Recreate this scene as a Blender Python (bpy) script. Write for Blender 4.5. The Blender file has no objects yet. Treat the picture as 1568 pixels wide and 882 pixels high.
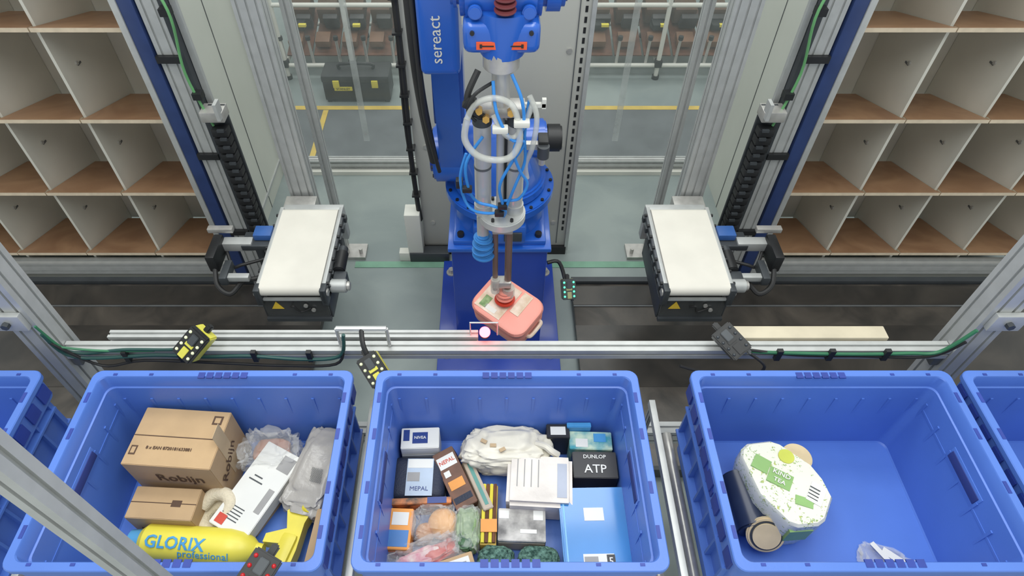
import bpy, bmesh, math, random
from mathutils import Vector, Matrix, noise, Euler
random.seed(7)
R=math.radians
scene=bpy.context.scene
try:
    scene.view_settings.view_transform='Standard'
except Exception: pass

# ------------------------------------------------------------ materials
def srgb(r,g,b):
    def c(v):
        v/=255.0
        return v/12.92 if v<=0.04045 else ((v+0.055)/1.055)**2.4
    return (c(r),c(g),c(b),1)
MATS={}
def M(name,col,rough=0.5,metal=0.0,var=0.12,scale=8,bump=0.0,bscale=60,emit=0,alpha=1.0,coat=0,col2=None,dist=0):
    if name in MATS: return MATS[name]
    m=bpy.data.materials.new(name); m.use_nodes=True
    nt=m.node_tree; N=nt.nodes; L=nt.links
    p=N['Principled BSDF']
    base=srgb(*col)
    tc=N.new('ShaderNodeTexCoord'); nz=N.new('ShaderNodeTexNoise')
    nz.inputs['Scale'].default_value=scale; nz.inputs['Detail'].default_value=5
    nz.inputs['Distortion'].default_value=dist
    L.new(tc.outputs['Object'],nz.inputs['Vector'])
    cr=N.new('ShaderNodeValToRGB')
    d=tuple(max(0,c*(1-var)) for c in base[:3])+(1,)
    l=tuple(min(1,c*(1+var)) for c in base[:3])+(1,)
    if col2: d=srgb(*col2); l=base
    cr.color_ramp.elements[0].position=0.35; cr.color_ramp.elements[0].color=d
    cr.color_ramp.elements[1].position=0.65; cr.color_ramp.elements[1].color=l
    L.new(nz.outputs['Fac'],cr.inputs['Fac']); L.new(cr.outputs['Color'],p.inputs['Base Color'])
    p.inputs['Roughness'].default_value=rough; p.inputs['Metallic'].default_value=metal
    if coat: p.inputs['Coat Weight'].default_value=coat; p.inputs['Coat Roughness'].default_value=0.1
    if bump>0:
        n2=N.new('ShaderNodeTexNoise'); n2.inputs['Scale'].default_value=bscale; n2.inputs['Detail'].default_value=4
        L.new(tc.outputs['Object'],n2.inputs['Vector'])
        bp=N.new('ShaderNodeBump'); bp.inputs['Strength'].default_value=bump; bp.inputs['Distance'].default_value=0.01
        L.new(n2.outputs['Fac'],bp.inputs['Height']); L.new(bp.outputs['Normal'],p.inputs['Normal'])
    if emit:
        p.inputs['Emission Color'].default_value=base; p.inputs['Emission Strength'].default_value=emit
    if alpha<1: p.inputs['Alpha'].default_value=alpha
    MATS[name]=m; return m

def floor_mat():
    return M('concrete_floor',(144,154,152),0.42,var=0.16,scale=2.2,bump=0.05,bscale=30,col2=(126,137,137),dist=0.6)
def floral_mat():
    m=bpy.data.materials.new('floral_print'); m.use_nodes=True
    nt=m.node_tree;N=nt.nodes;L=nt.links;p=N['Principled BSDF']
    tc=N.new('ShaderNodeTexCoord'); vo=N.new('ShaderNodeTexVoronoi'); vo.inputs['Scale'].default_value=20
    nz=N.new('ShaderNodeTexNoise'); nz.inputs['Scale'].default_value=18
    mx=N.new('ShaderNodeMixRGB'); mx.inputs[0].default_value=0.16
    L.new(tc.outputs['Object'],mx.inputs[1]); L.new(nz.outputs['Color'],mx.inputs[2]); L.new(mx.outputs[0],vo.inputs['Vector'])
    cr=N.new('ShaderNodeValToRGB'); cr.color_ramp.interpolation='CONSTANT'
    e=cr.color_ramp.elements; e[0].position=0; e[0].color=srgb(206,196,100); e[1].position=0.12; e[1].color=srgb(142,164,112)
    a=e.new(0.24); a.color=srgb(192,202,166); a=e.new(0.31); a.color=srgb(222,222,206)
    L.new(vo.outputs['Distance'],cr.inputs['Fac']); L.new(cr.outputs['Color'],p.inputs['Base Color'])
    p.inputs['Roughness'].default_value=0.35
    return m
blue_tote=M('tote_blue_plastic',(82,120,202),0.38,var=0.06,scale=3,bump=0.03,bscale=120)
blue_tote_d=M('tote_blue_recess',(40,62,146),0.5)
alu=M('anodised_aluminium',(186,188,187),0.42,0.35,var=0.05,scale=20)
alu_d=M('dark_aluminium',(105,108,110),0.5,0.4)  # darker grey aluminium for seams, small brackets and bands
steel=M('brushed_steel',(188,186,182),0.32,0.5,var=0.08,scale=30)
white=M('white_sheet',(214,214,206),0.5,var=0.03,scale=3)
wallm=M('white_partition',(200,203,194),0.5,var=0.04,scale=2)
panelm=M('grey_cabinet_sheet',(186,186,178),0.45,var=0.03,scale=2)
belt_w=M('white_belt',(218,214,204),0.6,var=0.04,scale=6)
black=M('black_plastic',(30,31,33),0.45)
rubber=M('black_rubber',(36,36,37),0.6)
dkgrey=M('dark_grey_metal',(68,72,76),0.45,0.3)
beltm=M('dark_belt',(88,82,76),0.36,var=0.35,scale=3.5,bump=0.15,bscale=14,col2=(54,52,50),dist=1.2)
belts=M('dark_belt_strip',(68,64,60),0.32,var=0.35,scale=2.5,col2=(44,43,42),dist=1.5)
robo=M('robot_blue_paint',(34,92,188),0.28,var=0.05,scale=4,coat=0.4)
robo_d=M('pedestal_blue_paint',(30,62,158),0.32,var=0.08,scale=4,coat=0.3)
wood_top=M('brown_shelf_laminate',(172,134,102),0.4,var=0.1,scale=3,col2=(148,110,82),dist=1.5)
wood_edge=M('shelf_edge_ply',(216,200,176),0.6,var=0.08,scale=20)
divm=M('cubby_divider',(208,206,196),0.5,var=0.04,scale=3)
card=M('cardboard',(184,154,116),0.7,var=0.06,scale=9,bump=0.05,bscale=90)
card_d=M('cardboard_print',(84,62,46),0.7)
paper=M('white_card',(222,221,215),0.55,var=0.03)
yellow=M('yellow_plastic',(226,212,76),0.35,var=0.05)
yel=M('yellow_housing',(214,208,84),0.4)
navy=M('navy_fabric',(30,38,58),0.6,bump=0.2,bscale=200)
orange=M('orange_card',(228,150,64),0.45)
brownd=M('brown_carton',(104,68,50),0.5,var=0.25,scale=20)
teal=M('teal_card',(60,150,165),0.4,var=0.5,scale=25,col2=(196,214,190))
blk_box=M('black_card',(34,34,38),0.4)
cream=M('cream_bag',(220,214,198),0.35,var=0.07,scale=14,bump=0.45,bscale=12)
greybag=M('grey_polybag',(168,163,156),0.22,var=0.08,scale=10,bump=0.5,bscale=16)
skin_bag=M('tan_pouch',(192,138,112),0.35,var=0.1,scale=10,bump=0.3,bscale=20)
beige=M('beige_knit',(216,204,178),0.8,bump=0.4,bscale=150)
bluefold=M('blue_folder',(34,124,194),0.25,var=0.08,scale=5,coat=0.6)
greenp=M('green_scourer',(112,150,134),0.9,var=0.5,scale=90,bump=1.0,bscale=160,col2=(34,66,56))
greenm=M('green_mesh',(150,172,124),0.6,var=0.35,scale=50,bump=0.3,col2=(104,134,84))
orangef=M('orange_fruit',(232,170,92),0.5,bump=0.1)
pinkp=M('pink_print',(200,84,116),0.4,var=0.4,scale=30,col2=(220,200,190))
redm=M('red_silicone',(196,64,46),0.4)
salmon=M('salmon_plastic',(230,150,136),0.4,var=0.04,scale=4)
salmon_l=M('salmon_label',(230,214,200),0.4,var=0.3,scale=24,col2=(200,176,150))
tubeb=M('blue_air_tube',(50,132,210),0.35)
tubeg=M('green_cable',(50,110,78),0.5)
tubegt=M('teal_cable',(36,74,70),0.5)
hose=M('clear_hose',(206,208,202),0.18,alpha=0.5)
clear=M('clear_film',(228,228,224),0.08,alpha=0.22,bump=0.8,bscale=22)
brass=M('brass_fitting',(190,150,80),0.3,0.6)
redled=M('red_led',(255,46,52),0.3,emit=26)
greenled=M('green_led',(70,255,150),0.3,emit=3)
whiteled=M('led_dots',(216,222,180),0.3,emit=0.3)
orsticker=M('orange_sticker',(232,92,48),0.5)
woodl=M('pale_wood',(206,186,148),0.5,var=0.1,scale=14)
barm=M('beige_bar',(192,182,160),0.5,var=0.08,scale=10)
yline=M('yellow_floor_tape',(206,178,84),0.6)
gline=M('green_floor_tape',(118,160,138),0.6)
outm=M('dark_grey_floor',(98,103,106),0.6,var=0.12,scale=4)
glass=M('acrylic_guard',(215,225,225),0.08,alpha=0.10)
strip=M('post_reflection_strip',(205,210,210),0.3,alpha=0.35)  # translucent pale grey that paints a post's reflection on the guard
crate=M('grey_crate',(132,136,138),0.5)
dblue=M('dark_blue_edge',(44,62,108),0.4)
floral=floral_mat()
nivea=M('blue_ink',(30,56,124),0.4)
lav=M('orange_print',(214,130,72),0.45,var=0.6,scale=30,col2=(70,60,50))
sil=M('silver_cylinder_tube',(190,190,188),0.3,0.3,var=0.03)

# ------------------------------------------------------------ builder
class B:
    def __init__(s,name):
        s.name=name; s.v=[]; s.f=[]; s.m=[]; s.mats=[]
    def mi(s,m):
        if m not in s.mats: s.mats.append(m)
        return s.mats.index(m)
    def addbm(s,bm,mat,mtx=None):
        bm.verts.ensure_lookup_table(); off=len(s.v); k=s.mi(mat)
        bm.normal_update()
        for i,v in enumerate(bm.verts):
            v.index=i
            s.v.append((mtx@v.co) if mtx else v.co.copy())
        for f in bm.faces:
            s.f.append([off+v.index for v in f.verts]); s.m.append(k)
        bm.free()
    def box(s,c,size,mat,rot=(0,0,0),bev=0.0,seg=2):
        bm=bmesh.new(); bmesh.ops.create_cube(bm,size=1)
        for v in bm.verts: v.co=Vector((v.co.x*size[0],v.co.y*size[1],v.co.z*size[2]))
        if bev>0: bmesh.ops.bevel(bm,geom=bm.edges[:],offset=min(bev,min(size)*0.45),segments=seg,affect='EDGES',profile=0.6)
        s.addbm(bm,mat,Matrix.Translation(c)@Euler([R(a) for a in rot]).to_matrix().to_4x4())
    def cyl(s,p0,p1,r,mat,r2=None,seg=24,bev=0):
        p0=Vector(p0);p1=Vector(p1);d=p1-p0
        bm=bmesh.new(); bmesh.ops.create_cone(bm,cap_ends=True,segments=seg,radius1=r,radius2=r if r2 is None else r2,depth=d.length)
        if bev: 
            es=[e for e in bm.edges if abs(e.verts[0].co.z-e.verts[1].co.z)<1e-6]
            bmesh.ops.bevel(bm,geom=es,offset=bev,segments=2,affect='EDGES')
        q=Vector((0,0,1)).rotation_difference(d.normalized()).to_matrix().to_4x4()
        s.addbm(bm,mat,Matrix.Translation((p0+p1)/2)@q)
    def tube(s,pts,r,mat,seg=8,sub=6,closed=False):
        P=[Vector(p) for p in pts]
        if len(P)>2 and sub>1:
            Q=[];n=len(P)
            rng=range(n) if closed else range(n-1)
            for i in rng:
                p0=P[(i-1)%n] if (closed or i>0) else P[0]
                p1=P[i];p2=P[(i+1)%n]
                p3=P[(i+2)%n] if (closed or i+2<n) else P[-1]
                for k in range(sub):
                    t=k/sub
                    Q.append(0.5*((2*p1)+(p2-p0)*t+(2*p0-5*p1+4*p2-p3)*t*t+(3*p1-p0-3*p2+p3)*t**3))
            if not closed: Q.append(P[-1])
            P=Q
        n=len(P); off=len(s.v); k=s.mi(mat)
        T=[]
        for i in range(n):
            a=P[(i-1)%n] if (closed or i>0) else P[i]; b=P[(i+1)%n] if (closed or i<n-1) else P[i]
            T.append((b-a).normalized())
        u=T[0].orthogonal().normalized()
        for i in range(n):
            if i>0: u=(T[i-1].rotation_difference(T[i])@u)
            u=(u-T[i]*u.dot(T[i])).normalized(); w=T[i].cross(u)
            for j in range(seg):
                a=2*math.pi*j/seg
                s.v.append(P[i]+(u*math.cos(a)+w*math.sin(a))*r)
        for i in range(n if closed else n-1):
            for j in range(seg):
                i2=(i+1)%n
                s.f.append([off+i*seg+j,off+i*seg+(j+1)%seg,off+i2*seg+(j+1)%seg,off+i2*seg+j]); s.m.append(k)
        if not closed:
            s.f.append([off+j for j in range(seg)][::-1]); s.m.append(k)
            s.f.append([off+(n-1)*seg+j for j in range(seg)]); s.m.append(k)
    def profile(s,p0,p1,w,d,mat,up=None,pitch=0.04,nw=0.009,nd=0.008):
        # aluminium T-slot extrusion
        p0=Vector(p0);p1=Vector(p1);a=(p1-p0).normalized()
        if up is None: up=Vector((0,1,0)) if abs(a.z)>0.7 else Vector((0,0,1))
        up=Vector(up); uu=up.cross(a).normalized(); vv=a.cross(uu).normalized()
        pts=[]
        def side(x0,y0,x1,y1,L):
            n=max(1,round(L/pitch)); dx=(x1-x0)/L;dy=(y1-y0)/L; nx=-dy;ny=dx
            pts.append((x0,y0))
            for i in range(n):
                c=L*(i+.5)/n
                for (o,q) in ((-nw/2,0),(-nw/2,nd),(nw/2,nd),(nw/2,0)):
                    pts.append((x0+dx*(c+o)+nx*q,y0+dy*(c+o)+ny*q))
        side(-w/2,-d/2,w/2,-d/2,w); side(w/2,-d/2,w/2,d/2,d); side(w/2,d/2,-w/2,d/2,w); side(-w/2,d/2,-w/2,-d/2,d)
        off=len(s.v);n=len(pts);k=s.mi(mat)
        for q in (p0,p1):
            for (x,y) in pts: s.v.append(q+uu*x+vv*y)
        for i in range(n):
            j=(i+1)%n
            s.f.append([off+i,off+j,off+n+j,off+n+i]); s.m.append(k)
        s.f.append([off+i for i in range(n)][::-1]); s.m.append(k)
        s.f.append([off+n+i for i in range(n)]); s.m.append(k)
    def hull(s,rings,mat,seg=24):
        bm=bmesh.new()
        for (c,r,ax,h) in rings:
            ax=Vector(ax).normalized();u=ax.orthogonal().normalized();w=ax.cross(u)
            for sg in (-1,1):
                for j in range(seg):
                    a=2*math.pi*j/seg
                    bm.verts.new(Vector(c)+ax*h*sg+(u*math.cos(a)+w*math.sin(a))*r)
        bmesh.ops.convex_hull(bm,input=bm.verts[:])
        dead=[v for v in bm.verts if not v.link_faces]
        bmesh.ops.delete(bm,geom=dead,context='VERTS')
        bmesh.ops.dissolve_limit(bm,angle_limit=R(1),verts=bm.verts[:],edges=bm.edges[:])
        s.addbm(bm,mat)
    def blob(s,c,size,mat,rot=(0,0,0),amp=0.12,seed=0,power=0.6,freq=2.2,sub=4):
        bm=bmesh.new(); bmesh.ops.create_icosphere(bm,subdivisions=sub,radius=1)
        for v in bm.verts:
            p=v.co.copy()
            q=Vector([math.copysign(abs(a)**power,a) for a in p])
            n=noise.noise(p*freq+Vector((seed*3.1,seed,0)))+0.5*noise.noise(p*freq*2.6+Vector((0,seed*2.2,5)))
            q*=1+amp*n
            v.co=Vector((q.x*size[0]/2,q.y*size[1]/2,q.z*size[2]/2))
        s.addbm(bm,mat,Matrix.Translation(c)@Euler([R(a) for a in rot]).to_matrix().to_4x4())
    def loops(s,loops,mat,cap0=True,cap1=True):
        off=len(s.v);n=len(loops[0]);k=s.mi(mat)
        for lp in loops:
            for p in lp: s.v.append(Vector(p))
        for i in range(len(loops)-1):
            for j in range(n):
                a=off+i*n;b=a+n
                s.f.append([a+j,a+(j+1)%n,b+(j+1)%n,b+j]); s.m.append(k)
        if cap0: s.f.append([off+j for j in range(n)][::-1]); s.m.append(k)
        if cap1: s.f.append([off+(len(loops)-1)*n+j for j in range(n)]); s.m.append(k)
    def text(s,txt,size,mtx,mat,ext=0.0005,bold=0):
        cu=bpy.data.curves.new('t','FONT'); cu.body=txt; cu.size=size; cu.extrude=ext; cu.align_x='CENTER'; cu.align_y='CENTER'; cu.resolution_u=2
        cu.offset=bold
        ob=bpy.data.objects.new('t',cu); scene.collection.objects.link(ob)
        bpy.context.view_layer.update()
        me=bpy.data.meshes.new_from_object(ob.evaluated_get(bpy.context.evaluated_depsgraph_get()))
        off=len(s.v);k=s.mi(mat)
        for v in me.vertices: s.v.append(mtx(v.co) if callable(mtx) else mtx@v.co)
        for p in me.polygons: s.f.append([off+i for i in p.vertices]); s.m.append(k)
        bpy.data.objects.remove(ob); bpy.data.curves.remove(cu); bpy.data.meshes.remove(me)
    def done(s,smooth=35):
        me=bpy.data.meshes.new(s.name)
        mn=Vector([min(v[i] for v in s.v) for i in range(3)]);mx=Vector([max(v[i] for v in s.v) for i in range(3)])
        c=Vector(((mn.x+mx.x)/2,(mn.y+mx.y)/2,mn.z))
        me.from_pydata([tuple(v-c) for v in s.v],[],s.f)
        for m in s.mats: me.materials.append(m)
        me.polygons.foreach_set('material_index',s.m)
        me.polygons.foreach_set('use_smooth',[True]*len(me.polygons))
        me.validate(); me.update()
        try: me.set_sharp_from_angle(angle=R(smooth))
        except Exception: pass
        ob=bpy.data.objects.new(s.name,me); ob.location=c
        scene.collection.objects.link(ob)
        return ob
def T(c,rot=(0,0,0)): return Matrix.Translation(c)@Euler([R(a) for a in rot]).to_matrix().to_4x4()

# ------------------------------------------------------------ room shell
b=B('floor'); b.box((0,3.2,-0.05),(9,8.6,0.1),floor_mat()); b.done()
b=B('wall_back'); b.box((0,7.45,1.5),(9,0.1,3.1),wallm); b.done()
b=B('wall_left'); b.box((-1.495,3.15,1.25),(0.025,0.92,2.5),wallm)
b.box((-1.480,3.15,0.12),(0.012,0.92,0.02),alu)
for yy in (2.9,3.25): b.box((-1.482,yy,1.25),(0.004,0.006,2.5),alu_d)
b.done()
b=B('wall_right'); b.box((1.51,3.15,1.25),(0.025,0.92,2.5),wallm)
for yy in (2.9,3.25): b.box((1.497,yy,1.25),(0.004,0.006,2.5),alu_d)
b.done()
b=B('floor_outside_walkway'); b.box((0,4.05,0.004),(4.5,0.66,0.008),outm); b.done()
b=B('floor_marking_tape'); b.box((0.2,4.41,0.004),(4.2,0.05,0.008),yline); b.done()
b=B('floor_marking_tape'); b.box((-1.31,4.05,0.011),(0.04,0.64,0.004),yline); b.done()
b=B('floor_marking_tape'); b.box((0.15,2.72,0.002),(2.0,0.05,0.004),gline); b.done()

# safety fence
b=B('safety_fence')
b.profile((-1.44,3.65,0.06),(1.46,3.65,0.06),0.06,0.07,alu)
b.box((0,3.60,0.015),(2.9,0.03,0.03),white)
for x in (-1.44,-0.52,0.52,1.44): b.profile((x,3.65,0.0),(x,3.65,2.5),0.045,0.045,alu)
b.done()
for i,(x0,x1) in enumerate(((-1.4,-0.55),(0.55,1.4))):
    b=B('window_%d'%(i+1)); b.box(((x0+x1)/2,3.65,1.3),(x1-x0,0.006,2.38),glass)
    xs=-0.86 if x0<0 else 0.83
    b.box((xs,3.644,1.35),(0.04,0.004,2.2),strip)  # reflection of a post, built as a thin strip on the pane
    b.done()

# grey cabinet panel behind robot
b=B('control_cabinet_panel')
b.box((0.012,2.86,1.28),(0.87,0.05,2.5),panelm,bev=0.004)
b.box((0.0,2.86,0.03),(0.9,0.1,0.06),black)
for k in range(46):
    z=0.2+k*0.05
    b.box((0.42,2.834,z),(0.012,0.003,0.028),black)
b.box((0.39,2.832,1.28),(0.004,0.004,2.4),alu_d)
b.box((0.452,2.83,1.28),(0.02,0.03,2.5),alu)
for x in (-0.36,0.36):
    for z in (0.25,0.8,1.35,1.75): b.cyl((x,2.836,z),(x,2.828,z),0.014,steel,seg=12)
b.box((-0.47,2.80,0.19),(0.09,0.10,0.38),white,bev=0.004)
b.box((-0.39,2.775,0.04),(0.24,0.07,0.07),dkgrey,bev=0.004)
b.box((-0.53,2.775,0.035),(0.09,0.05,0.07),white,bev=0.004)
b.tube([(-0.43,2.80,0.3),(-0.44,2.80,0.8),(-0.43,2.80,1.3),(-0.43,2.80,2.4)],0.014,rubber)
b.tube([(-0.42,2.81,0.3),(-0.45,2.79,0.9),(-0.44,2.80,1.5),(-0.445,2.80,2.4)],0.006,rubber)
for k in range(12): b.box((-0.435,2.80,0.5+k*0.16),(0.045,0.05,0.010),black)
b.done()

# ------------------------------------------------------------ cubby racks
def rack(s):
    b=B('pigeonhole_rack')
    w=0.397; N=4; x0=1.55
    zf=[0.243,0.693,1.14,1.59,2.03]
    dep=0.42; drop=0.136
    for i in range(N+1):
        x=s*(x0+w*i)
        b.box((x,2.86,1.14),(0.014,0.45,2.16),divm)
        for z in zf:
            b.cyl((x-s*0.007,2.76,z+0.19),(x-s*0.014,2.76,z+0.19),0.009,steel,seg=10)
            b.box((x-s*0.010,2.775,z+0.18),(0.004,0.03,0.008),alu_d)
    b.box((s*(x0+w*N/2),3.095,1.14),(w*N+0.02,0.012,2.16),divm)
    for z in zf:
        for i in range(N):
            xc=s*(x0+w*(i+.5))
            hw=w/2-0.003
            prof=[(-hw,0.0),(-hw+0.010,0.038),(-hw+0.010,0.45),(hw-0.010,0.45),(hw-0.010,0.038),(hw,0.0)]
            lo=[];hi=[]
            for px,py in prof:
                zz=z-py*drop/dep
                lo.append((xc+px,2.59+py,zz-0.024)); hi.append((xc+px,2.59+py,zz-0.004))
            b.loops([lo[::-1],hi[::-1]],wood_edge)
            t2=[Vector(p)+Vector((0,0,0.0015)) for p in hi]
            t1=[Vector(p)+Vector((0,0,-0.0002)) for p in hi]
            b.loops([t1[::-1],t2[::-1]],wood_top)
    xm=s*(x0+w*N/2)
    b.profile((s*(x0-0.0),2.60,0.12),(s*(x0+w*N),2.60,0.12),0.05,0.09,alu)
    b.box((xm,2.63,0.03),(w*N,0.06,0.06),white)
    b.done()
rack(-1); rack(1)

# ------------------------------------------------------------ lower transport belts
def lowbelt(xa,xb):
    b=B('belt_conveyor'); xm=(xa+xb)/2; L=xb-xa
    b.box((xm,1.93,0.035),(L,1.16,0.05),beltm,bev=0.01)
    b.box((xm,2.53,0.04),(L,0.035,0.08),dkgrey)
    b.box((xm,1.345,0.04),(L,0.02,0.08),dkgrey)
    b.box((xm,2.42,0.061),(L,0.14,0.003),belts)
    b.box((xm,2.34,0.063),(L,0.010,0.005),alu_d)
    b.box((xm,2.0,0.061),(L,0.40,0.003),belts)
    b.done()
lowbelt(-3.2,-0.96); lowbelt(0.46,3.2)

# ------------------------------------------------------------ lift posts + shuttles
def column(s):
    xo=-1.0 if s<0 else 1.04
    b=B('lift_post')
    b.profile((xo,2.62,0.0),(xo,2.62,2.5),0.12,0.08,alu)
    b.box((xo,2.62,0.012),(0.2,0.14,0.024),steel)
    b.profile((xo-s*0.07,2.86,0.0),(xo-s*0.07,2.86,2.5),0.045,0.045,alu)
    b.profile((xo-s*0.07,2.66,1.95),(xo-s*0.07,2.86,2.15),0.04,0.04,alu)
    b.box((xo-s*0.14,2.82,0.012),(0.14,0.12,0.024),steel); 
    for dx in (-.04,.04): b.cyl((xo-s*0.14+dx,2.8,0.02),(xo-s*0.14+dx,2.8,0.06),0.012,steel,seg=6)
    b.done()
    xd=s*1.355
    b=B('linear_axis_with_cable_chain')
    b.profile((xd,2.54,0.09),(xd,2.54,2.5),0.09,0.08,alu)
    b.box((xd,2.56,0.045),(0.12,0.02,0.09),steel)
    b.box((xd+s*0.085,2.52,1.3),(0.06,0.06,2.38),dblue,bev=0.003)
    b.box((xd+s*0.130,2.52,1.3),(0.028,0.07,2.38),alu,bev=0.003)
    b.box((xd-s*0.058,2.52,1.27),(0.024,0.06,2.34),dkgrey)
    b.box((xd-s*0.085,2.54,1.27),(0.025,0.02,2.34),alu)
    for z in (0.5,1.0,1.5,2.0): b.box((xd,2.49,z),(0.1,0.02,0.03),black)
    b.tube([(xd-s*0.09,2.47,2.4),(xd-s*0.07,2.46,1.9),(xd-s*0.10,2.44,1.7),(xd-s*0.06,2.46,1.45),(xd-s*0.1,2.45,1.2)],0.006,M('bright_green_cable',(100,160,104),0.4))
    for z in (1.35,1.72,2.05): b.box((xd-s*0.08,2.46,z),(0.04,0.04,0.03),black)
    xc=s*1.225
    for k in range(17):
        z=0.46+k*0.045
        b.box((xc,2.44,z),(0.07,0.05,0.036),black,bev=0.004)
        b.box((xc-s*0.012,2.41,z+0.02),(0.03,0.012,0.012),dkgrey)
    b.box((xc+s*0.01,2.46,1.26),(0.10,0.08,0.05),steel,bev=0.004)
    b.box((xc-s*0.03,2.42,1.30),(0.015,0.05,0.08),alu)
    b.box((xc,2.485,0.86),(0.075,0.012,0.85),dkgrey)
    b.done()
def shuttle(s):
    xc=-0.905 if s<0 else 0.92
    b=B('lift_shuttle_conveyor')
    zt=0.75
    prof=[]
    y0,y1=1.895,2.38; r=0.03
    for k in range(9):
        a=math.pi/2+math.pi*k/8; prof.append((y0+r*math.cos(a),zt-r+r*math.sin(a)))
    for k in range(9):
        a=-math.pi/2+math.pi*k/8; prof.append((y1+r*math.cos(a),zt-r+r*math.sin(a)))
    b.loops([[(xc-0.137,y,z) for y,z in prof],[(xc+0.137,y,z) for y,z in prof]],belt_w)
    for sd in (-1,1):
        b.box((xc+sd*0.147,2.14,zt-0.050),(0.018,0.56,0.085),alu,bev=0.003)
        b.box((xc+sd*0.158,2.14,zt-0.050),(0.004,0.50,0.016),dkgrey)
        for k in range(7):
            b.cyl((xc+sd*0.156,1.92+k*0.075,zt-0.02),(xc+sd*0.168,1.92+k*0.075,zt-0.02),0.008,black,seg=8)
            b.box((xc+sd*0.163,1.94+k*0.075,zt-0.06),(0.012,0.03,0.03),dkgrey,bev=0.002)
        b.box((xc+sd*0.147,1.885,zt-0.055),(0.028,0.05,0.10),dkgrey,bev=0.004)
        b.box((xc+sd*0.15,2.1,0.58),(0.014,0.42,0.11),dkgrey,bev=0.003)
        b.cyl((xc+sd*0.155,1.885,zt-0.04),(xc+sd*0.166,1.885,zt-0.04),0.018,steel,seg=14)
    b.box((xc,2.1,0.525),(0.29,0.42,0.012),dkgrey)
    b.box((xc,2.1,0.59),(0.25,0.36,0.11),black,bev=0.004)
    b.box((xc,1.885,0.60),(0.29,0.006,0.15),M('smoked_cover',(78,80,80),0.15,alpha=0.75))
    for sd in (-1,1): b.profile((xc+sd*0.14,1.90,0.53),(xc+sd*0.14,1.90,0.69),0.02,0.02,alu)
    b.box((xc,1.878,0.53),(0.3,0.02,0.02),dkgrey)
    b.box((xc,1.878,0.672),(0.3,0.014,0.012),alu)
    tx=xc-0.085 ; 
    b.loops([[(tx-0.028,1.881,0.60),(tx+0.028,1.881,0.60),(tx,1.881,0.65)],[(tx-0.028,1.879,0.60),(tx+0.028,1.879,0.60),(tx,1.879,0.65)]],M('warning_yellow',(226,190,60),0.5))
    b.tube([(xc-0.02,1.876,0.62),(xc,1.86,0.64),(xc+0.02,1.87,0.59),(xc+0.07,1.876,0.61)],0.005,rubber)
    b.cyl((xc+0.05,1.876,0.63),(xc+0.05,1.868,0.63),0.010,steel,seg=10)
    b.cyl((xc+0.08,1.876,0.60),(xc+0.08,1.868,0.60),0.010,steel,seg=10)
    b.cyl((xc+0.162,1.95,0.68),(xc+0.235,1.95,0.68),0.032,alu,bev=0.004)
    b.cyl((xc+0.235,1.95,0.68),(xc+0.25,1.95,0.68),0.022,steel,bev=0.003)
    b.box((xc+0.20,1.99,0.67),(0.06,0.06,0.07),dkgrey,bev=0.006)
    b.cyl((xc+0.19,2.02,0.70),(xc+0.19,2.14,0.70),0.028,black,bev=0.004)
    b.cyl((xc+0.19,2.14,0.70),(xc+0.19,2.17,0.70),0.022,dkgrey)
    b.box((xc,2.44,0.62),(0.30,0.05,0.2),alu,bev=0.006)
    b.box((xc+s*0.09,2.515,0.62),(0.16,0.10,0.14),steel,bev=0.006)
    xo=xc+s*0.30
    b.box((xc+s*0.22,2.22,0.70),(0.16,0.10,0.03),dkgrey,bev=0.004)
    b.box((xc+s*0.20,2.24,0.735),(0.085,0.07,0.035),M('blue_guard',(52,92,156),0.4),bev=0.005)
    b.box((xo+s*0.02,2.20,0.70),(0.14,0.05,0.05),alu,bev=0.004)
    b.box((xo+s*0.11,2.14,0.70),(0.045,0.16,0.10),black,bev=0.01)
    b.box((xo+s*0.10,2.24,0.76),(0.12,0.03,0.025),steel,bev=0.003)
    b.box((xo+s*0.05,2.05,0.66),(0.035,0.12,0.05),dkgrey,bev=0.006)
    b.box((xo-s*0.0,2.02,0.66),(0.13,0.03,0.03),alu,bev=0.004)
    b.tube([(xo+s*0.11,2.09,0.68),(xo+s*0.09,2.0,0.63),(xo+s*0.03,1.97,0.60),(xo-s*0.02,2.03,0.62),(xo-s*0.08,2.05,0.62),(xo-s*0.13,2.1,0.6)],0.012,rubber)
    b.tube([(xo+s*0.09,2.2,0.68),(xo+s*0.05,2.12,0.63),(xo,2.12,0.64),(xo-s*0.1,2.16,0.64)],0.008,rubber)
    b.done()
for s in (-1,1): column(s); shuttle(s)

# ------------------------------------------------------------ frame posts and scanner rail
for (x,y,w,s,h) in ((-1.46,1.27,0.09,-1,2.6),(1.55,1.27,0.09,1,2.6),(-0.70,0.415,0.045,0,2.35)):
    b=B('aluminium_post'); b.profile((x,y,0.0),(x,y,h),w,w,alu)
    b.box((x,y,0.01),(w+0.04,w+0.04,0.02),steel,bev=0.004)
    if s:
        b.box((x+s*0.02,y-0.055,1.35),(0.1,0.02,0.07),alu,bev=0.004); b.cyl((x+s*0.02,y-0.065,1.35),(x+s*0.02,y-0.08,1.35),0.012,dkgrey,seg=6)
        b.box((x-s*0.06,y-0.01,1.11),(0.03,0.05,0.05),alu_d,bev=0.005)
    b.done()
b=B('scanner_rail')
b.profile((-1.413,1.25,1.155),(1.503,1.25,1.155),0.04,0.045,alu)
b.profile((-1.28,1.295,1.165),(-0.05,1.295,1.165),0.03,0.04,alu)
b.box((1.05,1.30,1.165),(0.52,0.05,0.045),barm,bev=0.003)
b.done()
b=B('lower_cross_rail'); b.profile((-1.413,1.25,0.60),(1.503,1.25,0.60),0.04,0.04,alu); b.done()

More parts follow.
